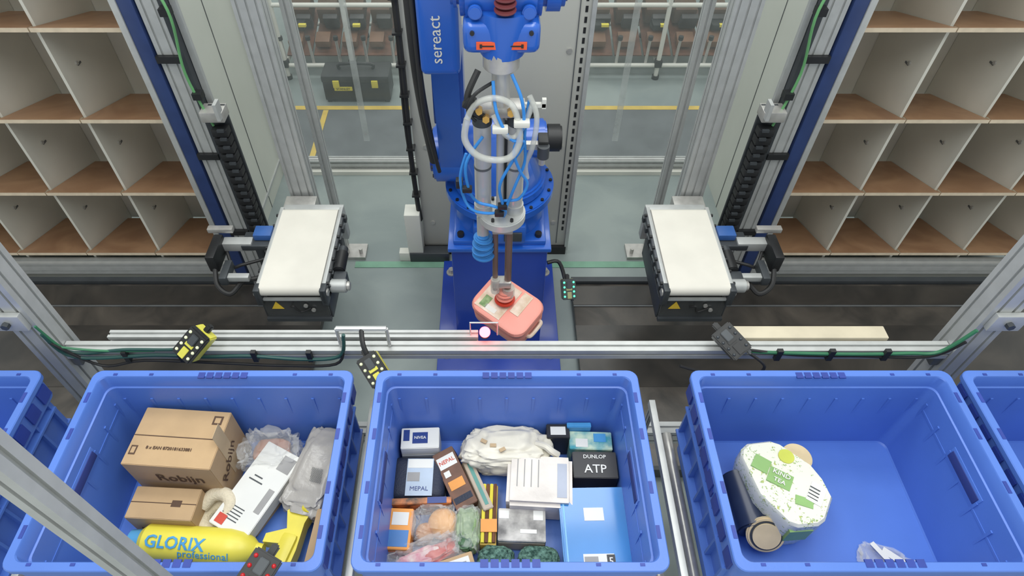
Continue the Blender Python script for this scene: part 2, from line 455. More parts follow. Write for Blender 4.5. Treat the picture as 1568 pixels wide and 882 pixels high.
# cables along rail
b=B('cable_bundle')
b.tube([(-1.40,1.205,1.30),(-1.36,1.21,1.17),(-1.1,1.218,1.17),(-0.95,1.218,1.16),(-0.8,1.218,1.165),(-0.62,1.215,1.15),(-0.50,1.215,1.17),(-0.47,1.218,1.28)],0.006,tubegt)
b.tube([(-1.40,1.205,1.26),(-1.3,1.212,1.12),(-1.15,1.218,1.14),(-0.9,1.218,1.125),(-0.7,1.218,1.11),(-0.52,1.21,1.13),(-0.48,1.218,1.22)],0.005,rubber)
b.tube([(-1.40,1.21,1.22),(-1.33,1.218,1.18),(-1.2,1.222,1.195),(-1.05,1.222,1.195),(-0.98,1.22,1.21)],0.005,tubegt)
b.tube([(-1.40,1.205,1.34),(-1.385,1.21,1.24),(-1.36,1.21,1.22),(-1.25,1.22,1.19),(-1.1,1.222,1.19)],0.004,tubeg)
for x in (-1.2,-1.02,-0.78,-0.6): b.box((x,1.218,1.165),(0.016,0.014,0.05),black)
b.done()
b=B('cable_bundle')
b.tube([(1.49,1.205,1.32),(1.44,1.21,1.2),(1.35,1.218,1.18),(1.2,1.218,1.175),(1.0,1.218,1.18),(0.85,1.218,1.19),(0.8,1.22,1.21)],0.006,tubeg)
b.tube([(1.49,1.205,1.26),(1.42,1.212,1.17),(1.2,1.218,1.165),(1.0,1.218,1.17),(0.82,1.218,1.2)],0.005,rubber)
b.tube([(0.82,1.21,1.20),(0.88,1.18,1.16),(0.84,1.18,1.10),(0.7,1.2,1.10),(0.62,1.21,1.12)],0.005,rubber)
for x in (0.93,1.1,1.28): b.box((x,1.216,1.175),(0.018,0.014,0.05),black)
b.done()

# scanners
def scanner(loc,rot,body=yel,leds=whiteled,scale=1.0,arm=None,face=black):
    b=B('barcode_scanner'); m=T(loc,rot)
    def bx(c,s,mat,bev=0.004):
        bm=bmesh.new(); bmesh.ops.create_cube(bm,size=1)
        for v in bm.verts: v.co=Vector((v.co.x*s[0]*scale,v.co.y*s[1]*scale,v.co.z*s[2]*scale))+Vector(c)*scale
        if bev: bmesh.ops.bevel(bm,geom=bm.edges[:],offset=bev*scale,segments=2,affect='EDGES')
        b.addbm(bm,mat,m)
    bx((0,0,-0.022),(0.068,0.104,0.045),body); bx((0,0,0.010),(0.07,0.106,0.022),face)
    bx((0,-0.030,0.0225),(0.022,0.035,0.006),body,0.001)
    bx((0,0.022,0.024),(0.024,0.036,0.008),dkgrey,0.002)
    bx((0,0.0,0.022),(0.030,0.012,0.004),body,0.001)
    for i in range(4):
        for sx in (-1,1):
            bm=bmesh.new(); bmesh.ops.create_uvsphere(bm,u_segments=10,v_segments=6,radius=0.0055*scale)
            b.addbm(bm,leds,m@Matrix.Translation(Vector((sx*0.024,-0.036+i*0.024,0.0205))*scale))
    bx((0,0.062,-0.02),(0.02,0.03,0.02),black); bx((0.02,-0.058,-0.02),(0.014,0.02,0.014),dkgrey)
    if arm:
        for p in arm: b.tube(p[0],p[1],p[2],sub=1 if len(p[0])<3 else 5)
    b.done()
scanner((-0.945,1.20,1.255),(40,25,-35),arm=[([(-0.95,1.215,1.235),(-0.965,1.25,1.182)],0.008,black)])
scanner((-0.375,1.145,1.195),(32,-18,28),scale=0.98,arm=[
    ([(-0.50,1.25,1.18),(-0.50,1.25,1.27)],0.006,alu),([(-0.50,1.25,1.27),(-0.34,1.25,1.27)],0.009,alu),([(-0.34,1.25,1.27),(-0.34,1.25,1.18)],0.006,alu),
    ([(-0.42,1.25,1.27),(-0.41,1.20,1.25),(-0.39,1.17,1.21)],0.008,black)])
scanner((0.755,1.215,1.25),(20,-30,30),body=black,leds=dkgrey,arm=[([(0.76,1.22,1.23),(0.77,1.25,1.18)],0.008,black)])
scanner((0.368,2.06,0.53),(45,0,5),body=M('olive_housing',(150,150,110),0.4),leds=greenled,scale=0.95,face=dkgrey,arm=[([(0.36,2.08,0.53),(0.33,2.2,0.57),(0.27,2.2,0.57)],0.010,black)])
scanner((-0.545,0.475,1.35),(10,20,-25),body=black,leds=M('dark_red_led',(150,20,25),0.3,emit=0.6),arm=[([(-0.56,0.46,1.33),(-0.62,0.44,1.31),(-0.67,0.43,1.30)],0.010,black)])

b=B('signal_lamp')
b.tube([(-0.075,1.29,1.185),(-0.075,1.29,1.25),(0.015,1.29,1.25),(0.015,1.29,1.185)],0.003,alu,sub=1)
b.cyl((-0.027,1.285,1.187),(-0.027,1.285,1.203),0.014,black); b.cyl((-0.027,1.285,1.203),(-0.027,1.278,1.218),0.018,redled,bev=0.005)
b.done()

# ------------------------------------------------------------ robot
b=B('robot_arm')
px=0.03
b.box((px,2.32,0.018),(0.66,0.80,0.036),robo_d,bev=0.004)
b.box((px,2.33,0.395),(0.45,0.45,0.72),robo_d,bev=0.008)
for sx in (-1,1):
    for y in (2.02,2.62): 
        b.cyl((px+sx*0.28,y,0.036),(px+sx*0.28,y,0.07),0.018,steel,seg=6); b.cyl((px+sx*0.28,y,0.036),(px+sx*0.28,y,0.044),0.03,steel)
b.box((px,2.33,0.765),(0.48,0.48,0.024),robo,bev=0.006)
b.box((px,2.33,0.79),(0.43,0.43,0.03),robo,bev=0.01)
for sx in (-1,1):
    for sy in (-1,1): b.cyl((px+sx*0.18,2.33+sy*0.18,0.80),(px+sx*0.18,2.33+sy*0.18,0.825),0.016,black,seg=8)
b.hull([((px,2.33,0.81),0.21,(0,0,1),0.004),((px,2.33,0.93),0.17,(0,0,1),0.01)],robo)
b.box((px,2.15,0.86),(0.24,0.12,0.11),robo,bev=0.02); b.box((px+0.06,2.085,0.86),(0.08,0.01,0.05),dkgrey,bev=0.002)
b.cyl((px,2.33,0.94),(px,2.33,0.985),0.25,robo,seg=48,bev=0.006)
for k in range(20):
    a=2*math.pi*k/20; b.cyl((px+0.235*math.cos(a),2.33+0.235*math.sin(a),0.985),(px+0.235*math.cos(a),2.33+0.235*math.sin(a),0.993),0.008,black,seg=6)
b.cyl((px,2.33,0.985),(px,2.33,1.04),0.21,robo,seg=40,bev=0.01)
b.hull([((px,2.33,1.04),0.19,(0,0,1),0.01),((px-0.03,2.35,1.2),0.13,(1,0,0),0.12)],robo)
b.cyl((px+0.05,2.35,1.2),(px+0.2,2.36,1.2),0.085,robo,bev=0.01); b.cyl((px+0.2,2.36,1.2),(px+0.27,2.36,1.2),0.06,black,bev=0.008)
b.cyl((px+0.1,2.45,1.05),(px+0.1,2.45,1.28),0.06,black,bev=0.01)
b.cyl((-0.26,2.33,1.14),(-0.06,2.33,1.14),0.125,robo,seg=32,bev=0.01)
b.cyl((-0.275,2.33,1.14),(-0.26,2.33,1.14),0.08,robo_d,seg=24)
for k in range(8):
    a=2*math.pi*k/8; b.cyl((-0.268,2.33+0.1*math.cos(a),1.14+0.1*math.sin(a)),(-0.258,2.33+0.1*math.cos(a),1.14+0.1*math.sin(a)),0.008,black,seg=6)
# lower arm
b.hull([((-0.175,2.33,1.15),0.115,(1,0,0),0.05),((-0.165,2.02,2.05),0.10,(1,0,0),0.045)],robo)
b.hull([((-0.17,2.2,1.45),0.055,(1,0,0),0.060),((-0.16,2.08,1.8),0.05,(1,0,0),0.055)],robo)
# elbow housing with lettering
b.box((-0.17,2.0,2.115),(0.13,0.20,0.69),robo,bev=0.025,seg=4)
b.cyl((-0.25,2.02,2.08),(-0.08,2.02,2.08),0.085,robo,bev=0.01)
b.text('sereact',0.054,Matrix.Translation((-0.178,1.8985,1.895))@Matrix(((0,-1,0,0),(0,0,-1,0),(1,0,0,0),(0,0,0,1))),white)
b.hull([((-0.05,2.02,2.35),0.12,(1,0,0),0.12),((0.03,1.74,2.24),0.09,(1,0,0),0.09)],robo)
# wrist
b.cyl((-0.085,1.68,2.18),(0.125,1.68,2.18),0.105,robo,seg=36,bev=0.015)
b.cyl((0.125,1.68,2.17),(0.185,1.68,2.17),0.07,robo,seg=30,bev=0.012)
b.cyl((0.185,1.68,2.17),(0.192,1.68,2.17),0.045,robo_d,seg=24)
b.cyl((-0.11,1.68,2.18),(-0.085,1.68,2.18),0.07,robo,seg=30,bev=0.008)
b.hull([((0.03,1.63,2.12),0.085,(0,0,1),0.02),((0.025,1.61,2.03),0.06,(0,0,1),0.01)],robo)
b.box((0.022,1.60,2.078),(0.20,0.09,0.085),robo,bev=0.026,seg=4)
b.box((0.022,1.553,2.064),(0.130,0.004,0.020),orsticker)
for dx in (-0.038,0.038):
    b.box((0.022+dx,1.5505,2.064),(0.036,0.002,0.003),blk_box)
    b.box((0.022+dx*1.4,1.5503,2.064),(0.006,0.002,0.010),blk_box)
b.box((0.022,1.5505,2.064),(0.003,0.002,0.012),blk_box)
for dx in (-0.075,0.075):
    b.cyl((0.022+dx,1.556,2.098),(0.022+dx,1.549,2.098),0.006,black,seg=8)
b.cyl((-0.045,1.575,2.145),(-0.045,1.56,2.145),0.018,robo,seg=20,bev=0.003); b.cyl((0.09,1.575,2.145),(0.09,1.56,2.145),0.018,robo,seg=20,bev=0.003)
for k in range(7): b.cyl((0.03,1.56,2.150+k*0.016),(0.03,1.56,2.160+k*0.016),0.028,M('umbilical_red',(120,58,62),0.4),bev=0.003)
b.tube([(-0.25,2.2,1.2),(-0.262,2.1,1.5),(-0.26,2.0,1.75),(-0.26,1.98,2.0),(-0.26,2.0,2.4)],0.019,rubber,seg=12)
b.tube([(-0.22,2.1,1.22),(-0.245,2.05,1.45),(-0.245,1.95,1.7),(-0.25,1.95,2.2)],0.008,rubber,seg=10)
# ---- vacuum tool
tx,ty=0.022,1.60
b.cyl((tx,ty,1.98),(tx,ty,2.04),0.05,steel,seg=30,bev=0.004)
b.cyl((tx,ty,1.86),(tx,ty,1.98),0.026,sil)
b.box((tx,ty,1.85),(0.14,0.06,0.03),steel,bev=0.004)
for x in (-0.032,0.070):
    b.cyl((x,ty,1.47),(x,ty,1.82),0.0265,sil,seg=28,bev=0.003)
    b.cyl((x,ty,1.80),(x,ty,1.83),0.029,dkgrey,seg=24)
    b.cyl((x,ty,1.455),(x,ty,1.49),0.030,alu,seg=24)
    b.cyl((x,ty,1.64),(x,ty,1.648),0.0278,alu_d,seg=24)
b.cyl((tx,ty,1.40),(tx,ty,1.86),0.012,sil)
b.cyl((tx+0.02,ty+0.02,1.40),(tx+0.02,ty+0.02,1.80),0.008,dkgrey)
b.cyl((tx+0.008,ty,1.425),(tx+0.008,ty,1.458),0.078,alu,seg=40,bev=0.004)
b.cyl((tx+0.008,ty,1.415),(tx+0.008,ty,1.425),0.060,dkgrey,seg=40)
for k in range(6):
    a=k*math.pi/3; b.cyl((tx+0.008+0.062*math.cos(a),ty+0.062*math.sin(a),1.458),(tx+0.008+0.062*math.cos(a),ty+0.062*math.sin(a),1.468),0.006,black,seg=6)
bz=M('bronze_rod',(138,116,108),0.3,0.5)
b.cyl((0.008,ty,1.06),(0.008,ty,1.43),0.010,bz)
b.cyl((0.055,ty,1.06),(0.055,ty,1.43),0.013,bz)
b.box((0.032,ty,1.38),(0.07,0.04,0.03),steel,bev=0.004)
b.box((0.032,ty,1.10),(0.07,0.04,0.03),steel,bev=0.004)
b.cyl((-0.035,ty,1.34),(-0.035,ty,1.43),0.02,alu)
bs=M('blue_silicone',(62,132,200),0.5)
for k,(r) in enumerate((0.022,0.034,0.030,0.038,0.032,0.039,0.034,0.040)): b.cyl((-0.035+0.002*math.sin(k),ty-0.005,1.355-k*0.013),(-0.035,ty-0.005,1.340-k*0.013),r,bs,seg=20,bev=0.005)
b.cyl((0.008,ty-0.01,1.06),(0.008,ty-0.01,1.13),0.017,hose); b.cyl((0.058,ty,1.03),(0.058,ty,1.07),0.024,hose)
for k,(r) in enumerate((0.026,0.032,0.028,0.034,0.030,0.040)): b.cyl((0.045,ty,1.052-k*0.0095),(0.045,ty,1.0445-k*0.0095),r,redm if k>3 else salmon,seg=24,bev=0.002)
for (x,y,z) in ((-0.02,1.57,1.84),(0.05,1.57,1.86),(-0.04,1.58,1.86),(0.01,1.565,1.81)): b.cyl((x,y,z),(x,y-0.03,z+0.01),0.011,brass,seg=6)
b.box((0.15,1.60,1.72),(0.03,0.05,0.06),black,bev=0.004); b.cyl((0.15,1.57,1.70),(0.15,1.57,1.74),0.018,dkgrey); b.box((0.11,1.6,1.72),(0.06,0.02,0.02),steel)
b.cyl((0.15,1.6,1.65),(0.15,1.6,1.69),0.010,steel)
b.box((0.12,1.6,1.86),(0.06,0.012,0.012),white); b.box((0.145,1.6,1.865),(0.012,0.012,0.03),white)
b.tube([(-0.04,1.58,1.98),(-0.07,1.55,1.92),(-0.06,1.55,1.87),(-0.02,1.57,1.84)],0.009,black)
b.tube([(0.0,1.57,1.95),(-0.05,1.54,1.93),(-0.07,1.54,1.88),(-0.05,1.55,1.84)],0.005,black)
b.box((-0.065,1.55,1.90),(0.03,0.025,0.035),black,rot=(0,30,0),bev=0.004)
# clear hose loops
b.tube([(-0.072,1.53,1.86),(-0.080,1.52,1.80),(-0.05,1.51,1.755),(0.0,1.51,1.735),(0.05,1.51,1.745),(0.075,1.52,1.79),(0.072,1.53,1.85)],0.010,hose,seg=12)
b.tube([(0.072,1.53,1.85),(0.05,1.54,1.90),(0.0,1.54,1.92),(-0.05,1.54,1.90),(-0.072,1.53,1.86)],0.009,hose,seg=12)
b.tube([(0.10,1.55,1.92),(0.122,1.54,1.86),(0.115,1.54,1.76),(0.098,1.56,1.68),(0.105,1.57,1.62)],0.008,hose,seg=12)
b.tube([(0.0,1.55,1.86),(0.03,1.52,1.82),(0.06,1.53,1.80),(0.09,1.54,1.84),(0.11,1.55,1.9)],0.008,hose,seg=12)
for x,z in ((0.02,1.83),(0.08,1.85)): b.box((x,1.525,z),(0.045,0.025,0.018),white,bev=0.004)
BT=[[(0.05,1.56,1.98),(0.078,1.53,1.92),(0.085,1.53,1.84),(0.06,1.52,1.76),(0.08,1.53,1.68),(0.105,1.54,1.62),(0.08,1.54,1.56),(0.03,1.55,1.54),(0.03,1.58,1.46)],
[(-0.03,1.56,1.78),(-0.08,1.54,1.70),(-0.075,1.54,1.60),(-0.05,1.55,1.54),(0.0,1.54,1.53),(0.04,1.55,1.50),(0.03,1.58,1.44)],
[(0.0,1.56,1.96),(0.01,1.53,1.88),(0.05,1.52,1.80),(0.09,1.53,1.78),(0.05,1.53,1.70),(0.02,1.53,1.62),(0.03,1.54,1.54)],
[(-0.08,1.56,1.72),(-0.10,1.55,1.64),(-0.09,1.55,1.55),(-0.06,1.54,1.51),(0.0,1.54,1.50),(0.03,1.56,1.50)],
[(0.10,1.56,1.9),(0.09,1.54,1.8),(0.095,1.55,1.70),(0.07,1.54,1.62),(0.04,1.54,1.52)]]
for p in BT: b.tube(p,0.0048,tubeb,seg=8)
for (x,z) in ((-0.08,1.6),(0.03,1.53),(0.02,1.50)): b.box((x,1.54,z),(0.03,0.02,0.018),black,bev=0.003)
b.box((-0.105,1.57,1.60),(0.022,0.024,0.03),black,bev=0.003)
b.done(smooth=40)

# held package
b=B('pink_lunch_box')
rot=(12,6,-38); m=T((0.058,1.60,0.935),rot)
def slab(w,d,z0,z1,mat,rr=0.05):
    def ring(w,d,z,r):
        pts=[]
        for cx,cy,a0 in ((w/2-r,d/2-r,0),(-w/2+r,d/2-r,90),(-w/2+r,-d/2+r,180),(w/2-r,-d/2+r,270)):
            for k in range(7):
                a=R(a0+15*k); pts.append(m@Vector((cx+r*math.cos(a),cy+r*math.sin(a),z)))
        return pts
    e=0.014
    b.loops([ring(w-2*e,d-2*e,z0,rr-e*.6),ring(w-0.6*e,d-0.6*e,z0+e*.3,rr),ring(w-0.002,d-0.002,z0+e,rr),ring(w,d,z1-e,rr),ring(w-0.6*e,d-0.6*e,z1-e*.3,rr),ring(w-2*e,d-2*e,z1,rr-e*.6)],mat)
slab(0.25,0.185,-0.055,0.013,salmon); slab(0.255,0.19,0.012,0.05,salmon)
def mbox(c,s,mat):
    bm=bmesh.new(); bmesh.ops.create_cube(bm,size=1); bmesh.ops.scale(bm,vec=s,verts=bm.verts); b.addbm(bm,mat,m@Matrix.Translation(c))
mbox((-0.045,0.0,0.051),(0.12,0.15,0.003),salmon_l)
mbox((-0.075,-0.04,0.0525),(0.03,0.05,0.002),greenm); mbox((-0.04,-0.055,0.0525),(0.05,0.02,0.002),paper)
mbox((0.045,0.03,0.0512),(0.04,0.10,0.003),salmon_l)
b.tube([m@Vector(p) for p in ((0.118,-0.04,-0.01),(0.135,-0.035,-0.008),(0.138,0.0,-0.008),(0.135,0.035,-0.008),(0.118,0.04,-0.01))],0.008,salmon_l)
b.done()

# ------------------------------------------------------------ tote line conveyor
b=B('tote_roller_conveyor')
for y in (0.49,1.143): b.profile((-2.4,y,0.79),(2.5,y,0.79),0.045,0.08,alu)
for k in range(44): b.cyl((-2.35+k*0.11,0.512,0.815),(-2.35+k*0.11,1.121,0.815),0.02,steel,seg=12)
for x in (-2.2,-1.3,-0.4,0.52,1.45,2.3):
    for y in (0.49,1.143): b.profile((x,y,0.0),(x,y,0.75),0.045,0.045,alu)
b.done()
for x in (-0.395,0.525,-1.31,1.421):
    b=B('tote_guide_rail'); b.box((x,0.82,1.04),(0.02,0.60,0.03),alu,bev=0.002)
    for y in (0.56,1.1): b.profile((x,y,0.836),(x,y,1.026),0.014,0.02,alu)
    b.done()

# ------------------------------------------------------------ totes
def tote(cx):
    b=B('plastic_tote'); cy=0.817; z0=0.837; zt=1.237
    W,D=0.80,0.597
    def ring(w,d,r,z):
        pts=[]
        for sx,sy,a0 in ((1,1,0),(-1,1,90),(-1,-1,180),(1,-1,270)):
            for k in range(6):
                a=R(a0+18*k); pts.append((cx+sx*(w/2-r)+r*math.cos(a),cy+sy*(d/2-r)+r*math.sin(a),z))
        return pts
    L=[ring(W-0.075,D-0.075,0.03,z0),ring(W-0.06,D-0.06,0.03,zt-0.105),ring(W-0.02,D-0.02,0.03,zt-0.10),ring(W-0.014,D-0.014,0.03,zt-0.02),
       ring(W,D,0.03,zt-0.018),ring(W,D,0.03,zt-0.003),ring(W-0.005,D-0.005,0.028,zt),ring(W-0.045,D-0.045,0.025,zt),ring(W-0.05,D-0.05,0.025,zt-0.004),
       ring(W-0.056,D-0.056,0.025,zt-0.05),ring(W-0.066,D-0.066,0.025,zt-0.052),ring(W-0.092,D-0.092,0.03,z0+0.03),ring(W-0.10,D-0.10,0.03,z0+0.025)]
    b.loops(L,blue_tote)
    for s in (-1,1):
        for k in range(7):
            y=cy-0.24+k*0.08
            b.box((cx+s*(W/2-0.028),y,1.045),(0.022,0.008,0.17),blue_tote)
        b.box((cx+s*(W/2-0.024),cy,0.955),(0.028,D-0.1,0.008),blue_tote); b.box((cx+s*(W/2-0.024),cy,1.10),(0.028,D-0.1,0.008),blue_tote)
        for k in range(9):
            x=cx-0.34+k*0.085
            b.box((x,cy+s*(D/2-0.028),1.045),(0.008,0.022,0.17),blue_tote)
        b.box((cx,cy+s*(D/2-0.024),0.955),(W-0.1,0.028,0.008),blue_tote)
        xi=cx+s*(W/2-0.0315)
        b.box((xi-s*0.0035,cy,1.128),(0.006,0.166,0.05),blue_tote,rot=(0,s*4,0),bev=0.002)
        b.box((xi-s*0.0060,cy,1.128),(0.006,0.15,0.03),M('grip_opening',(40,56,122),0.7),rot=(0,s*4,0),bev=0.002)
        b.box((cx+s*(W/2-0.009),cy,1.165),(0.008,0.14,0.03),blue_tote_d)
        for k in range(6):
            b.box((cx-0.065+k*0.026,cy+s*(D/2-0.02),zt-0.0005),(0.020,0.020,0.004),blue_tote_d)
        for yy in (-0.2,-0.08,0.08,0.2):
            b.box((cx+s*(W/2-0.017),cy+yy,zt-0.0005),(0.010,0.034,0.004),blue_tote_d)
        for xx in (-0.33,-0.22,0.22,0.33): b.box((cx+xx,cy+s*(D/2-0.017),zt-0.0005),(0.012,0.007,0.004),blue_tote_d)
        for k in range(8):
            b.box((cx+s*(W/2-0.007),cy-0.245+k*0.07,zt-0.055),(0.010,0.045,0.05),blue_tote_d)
    b.done()
TX=[-1.785,-0.828,0.043,1.004,1.838]
for x in TX: tote(x)
ZF=0.863  # inner floor of totes

def carton(name,cx,cy,w,d,h,rot,mat,z=ZF,bev=0.002,decals=(),texts=(),tilt=(0,0)):
    b=B(name); b_m=T((cx,cy,z+h/2),(tilt[0],tilt[1],rot))
    bm=bmesh.new(); bmesh.ops.create_cube(bm,size=1); bmesh.ops.scale(bm,vec=(w,d,h),verts=bm.verts)
    if bev: bmesh.ops.bevel(bm,geom=bm.edges[:],offset=bev,segments=2,affect='EDGES')
    b.addbm(bm,mat,b_m)
    for i,(x,y,sw,sd,mt,face) in enumerate(decals):
        e=0.0006+i*0.00008
        bm=bmesh.new(); bmesh.ops.create_cube(bm,size=1)
        if face=='t': bmesh.ops.scale(bm,vec=(sw,sd,0.001),verts=bm.verts); o=Vector((x,y,h/2+e))
        elif face=='f': bmesh.ops.scale(bm,vec=(sw,0.001,sd),verts=bm.verts); o=Vector((x,-d/2-e,y))
        elif face=='r': bmesh.ops.scale(bm,vec=(0.001,sw,sd),verts=bm.verts); o=Vector((w/2+e,x,y))
        else: bmesh.ops.scale(bm,vec=(0.001,sw,sd),verts=bm.verts); o=Vector((-w/2-e,x,y))
        b.addbm(bm,mt,b_m@Matrix.Translation(o))
    for (t,x,y,sz,mt,face,r) in texts:
        if face=='t': mm=Matrix.Translation((x,y,h/2+0.002))@Matrix.Rotation(R(r),4,'Z')
        elif face=='f': mm=Matrix.Translation((x,-d/2-0.002,y))@Matrix.Rotation(R(90),4,'X')@Matrix.Rotation(R(r),4,'Z')
        else: mm=Matrix.Translation((w/2+0.002,x,y))@Matrix.Rotation(R(90),4,'Z')@Matrix.Rotation(R(90),4,'X')@Matrix.Rotation(R(r),4,'Z')
        b.text(t,sz,b_m@mm,mt,bold=0.0002)
    return b

gp=M('grey_print',(150,148,146),0.5)
# ---- left tote contents
b=carton('cardboard_box',-0.975,0.96,0.275,0.195,0.235,-4,card,decals=((0,0,0.27,0.003,card_d,'t'),(0.105,0.065,0.03,0.03,card_d,'t'),(0.105,0.065,0.018,0.018,card,'t'),(-0.118,-0.05,0.02,0.03,card_d,'t'),(-0.118,-0.05,0.012,0.02,card,'t'),(0,0.06,0.05,0.232,M('packing_tape',(196,172,134),0.3),'r')),
  texts=(('8 x EAN 8720181633881',-0.01,-0.04,0.014,card_d,'t',0),('Robijn',0.02,0.04,0.058,card_d,'f',0),('Robijn',-0.02,0.02,0.05,card_d,'r',25),('LENOR',-0.10,-0.05,0.014,card_d,'f',0))); b.done()
b=carton('cardboard_box',-1.005,0.797,0.205,0.10,0.125,-3,card,decals=((0,0,0.203,0.0025,card_d,'t'),(0.04,0.0,0.03,0.02,card_d,'t'),(0.07,-0.02,0.025,0.035,card_d,'f'),(0.07,-0.02,0.015,0.022,card,'f')),
  texts=(('100% recycled',-0.03,-0.01,0.016,card_d,'f',0),)); b.done()
b=B('plastic_bag_of_buns'); b.blob((-0.74,1.005,0.905),(0.12,0.09,0.06),skin_bag,seed=2,amp=0.1); b.blob((-0.715,0.965,0.935),(0.11,0.06,0.05),skin_bag,seed=4,amp=0.1,rot=(0,0,15))
b.blob((-0.735,0.99,0.930),(0.18,0.14,0.12),clear,seed=5,amp=0.35,freq=3.4,sub=5); b.done()
lines=tuple((-0.02,-0.07-0.010*k,0.06,0.003,dkgrey,'t') for k in range(5))
b=carton('white_product_carton',-0.742,0.855,0.135,0.29,0.055,-27,paper,z=0.907,decals=lines+((0.035,0.105,0.045,0.05,gp,'t'),(-0.04,-0.12,0.03,0.03,redm,'t'),(-0.02,0.02,0.05,0.004,dkgrey,'t'),(-0.02,0.035,0.03,0.004,dkgrey,'t'),(0.045,-0.02,0.02,0.08,gp,'t'),(0,-0.01,0.11,0.03,gp,'f')),tilt=(5,3)); b.done()
b=carton('flat_carton',-0.735,0.86,0.10,0.22,0.036,-27,card); b.done()
b=B('grey_poly_mailer'); b.blob((-0.563,0.92,0.935),(0.155,0.28,0.10),greybag,rot=(5,0,-14),seed=8,amp=0.16,power=0.45,sub=5)
for k in range(4): b.text('||||||||||||',0.012,T((-0.555,0.905-k*0.012,0.990),(5,0,-14)),dkgrey)
b.done()
b=B('coiled_beige_ring')
pts=[]
for k in range(10):
    a=2*math.pi*k/10; pts.append((-0.865+0.050*math.cos(a),0.785+0.05*math.sin(a),0.895+0.004*math.sin(2*a)))
b.tube(pts,0.029,beige,seg=16,closed=True)
b.tube([(-0.91,0.81,0.93),(-0.88,0.84,0.945),(-0.84,0.84,0.95),(-0.815,0.81,0.945),(-0.83,0.77,0.93)],0.022,beige,seg=14)
b.done()
b=B('yellow_cleaner_bottle')
def lathe(bb,p0,axis,prof,mat,seg=32):
    p0=Vector(p0);ax=Vector(axis).normalized();u=Vector((0,0,1));w=ax.cross(u).normalized();u=w.cross(ax)
    lp=[]
    for (t,r) in prof: lp.append([p0+ax*t+w*r*math.cos(2*math.pi*j/seg)+u*r*math.sin(2*math.pi*j/seg) for j in range(seg)])
    bb.loops(lp,mat)
ax=Vector((1,-0.08,0)).normalized(); w_=ax.cross(Vector((0,0,1))).normalized(); p0=Vector((-1.065,0.708,0.920))
lathe(b,p0,ax,[(0,0.02),(0.004,0.04),(0.02,0.052),(0.27,0.056),(0.31,0.05),(0.34,0.036),(0.355,0.022),(0.375,0.020)],yellow)
lathe(b,p0-ax*0.035,ax,[(0,0.0),(0.0,0.03),(0.05,0.035)],M('sky_blue_cap',(90,160,206),0.3))
def wrap(t0,phi0,rad=0.0568):
    def f(co):
        phi=R(phi0)+co.y/rad; rr=rad+co.z
        return p0+ax*(t0+co.x)+w_*rr*math.cos(phi)+Vector((0,0,1))*rr*math.sin(phi)
    return f
cy_=M('cyan_print',(72,150,200),0.4)
b.text('GLORIX',0.05,wrap(0.125,72),cy_,bold=0.001)
b.text('professional',0.032,wrap(0.215,44),cy_)
b.done()
b=B('yellow_trigger_sprayer')
yy2=M('deep_yellow_plastic',(222,206,68),0.35)
b.loops([[(-0.66,0.65,z0),(-0.60,0.61,z0),(-0.585,0.67,z0),(-0.575,0.75,z0),(-0.555,0.80,z0),(-0.60,0.815,z0),(-0.635,0.79,z0),(-0.625,0.735,z0),(-0.685,0.72,z0),(-0.69,0.695,z0),(-0.64,0.69,z0)] for z0 in (0.90,0.95)],yy2)
b.cyl((-0.63,0.78,0.885),(-0.57,0.80,0.955),0.02,yy2); b.box((-0.62,0.67,0.92),(0.05,0.1,0.085),yy2,bev=0.015,rot=(0,0,-15))
b.done()
carton('cardboard_sleeve',-0.515,0.70,0.055,0.17,0.11,-4,card,decals=((0,0,0.003,0.168,card_d,'t'),)).done()

# ---- middle tote contents
carton('cosmetics_box',-0.24,1.022,0.125,0.075,0.115,2,paper,decals=((0,0,0.05,0.04,nivea,'t'),(0,-0.01,0.124,0.04,M('light_grey_print',(170,176,190),0.5),'f'),(-0.045,0.01,0.02,0.04,nivea,'t')),texts=(('NIVEA',0,0,0.014,paper,'t',0),)).done()
b=B('navy_zip_case'); b.box((-0.243,0.905,0.905),(0.18,0.148,0.084),navy,bev=0.036,seg=6); b.box((-0.243,0.905,0.905),(0.183,0.151,0.006),black,bev=0.002)
b.box((-0.235,0.90,0.948),(0.085,0.125,0.002),M('pale_blue_label',(176,190,206),0.5)); b.box((-0.235,0.945,0.9495),(0.08,0.03,0.001),paper)
b.box((-0.255,0.90,0.9495),(0.04,0.03,0.001),gp); b.text('MEPAL',0.02,T((-0.235,0.86,0.9500)),nivea); b.done()
b=carton('toy_box',-0.118,0.905,0.072,0.20,0.085,25,brownd,decals=((0,0.06,0.06,0.04,paper,'t'),(0,-0.02,0.05,0.03,orange,'t'),(0.0,-0.07,0.06,0.02,navy,'t'),(-0.015,0.02,0.02,0.02,paper,'t')),texts=(('NEPAL',0,0.06,0.018,redm,'t',0),),tilt=(6,-12)); b.done()
b=carton('game_box',-0.055,0.880,0.034,0.18,0.075,24,M('taupe_card',(178,164,148),0.5),decals=((0,0,0.012,0.15,M('teal_print',(90,146,138),0.5),'t'),),tilt=(0,10)); b.done()
b=B('cream_paper_bag'); b.blob((0.045,0.998,0.935),(0.29,0.145,0.12),cream,seed=12,amp=0.18,power=0.65,freq=2.4,sub=5)
b.tube([(0.14,1.0,0.98),(0.17,0.985,0.99),(0.19,0.97,0.985),(0.21,0.965,0.97)],0.012,cream)
for (x,y) in ((0.0,0.985),(0.03,0.97),(-0.03,1.0)): b.box((x,y,0.998),(0.02,0.012,0.003),M('tan_print',(186,160,124),0.5),rot=(0,0,x*900))
b.done()
carton('dark_carton',0.215,1.045,0.075,0.05,0.12,0,blk_box,decals=((0,0,0.05,0.03,paper,'t'),)).done()
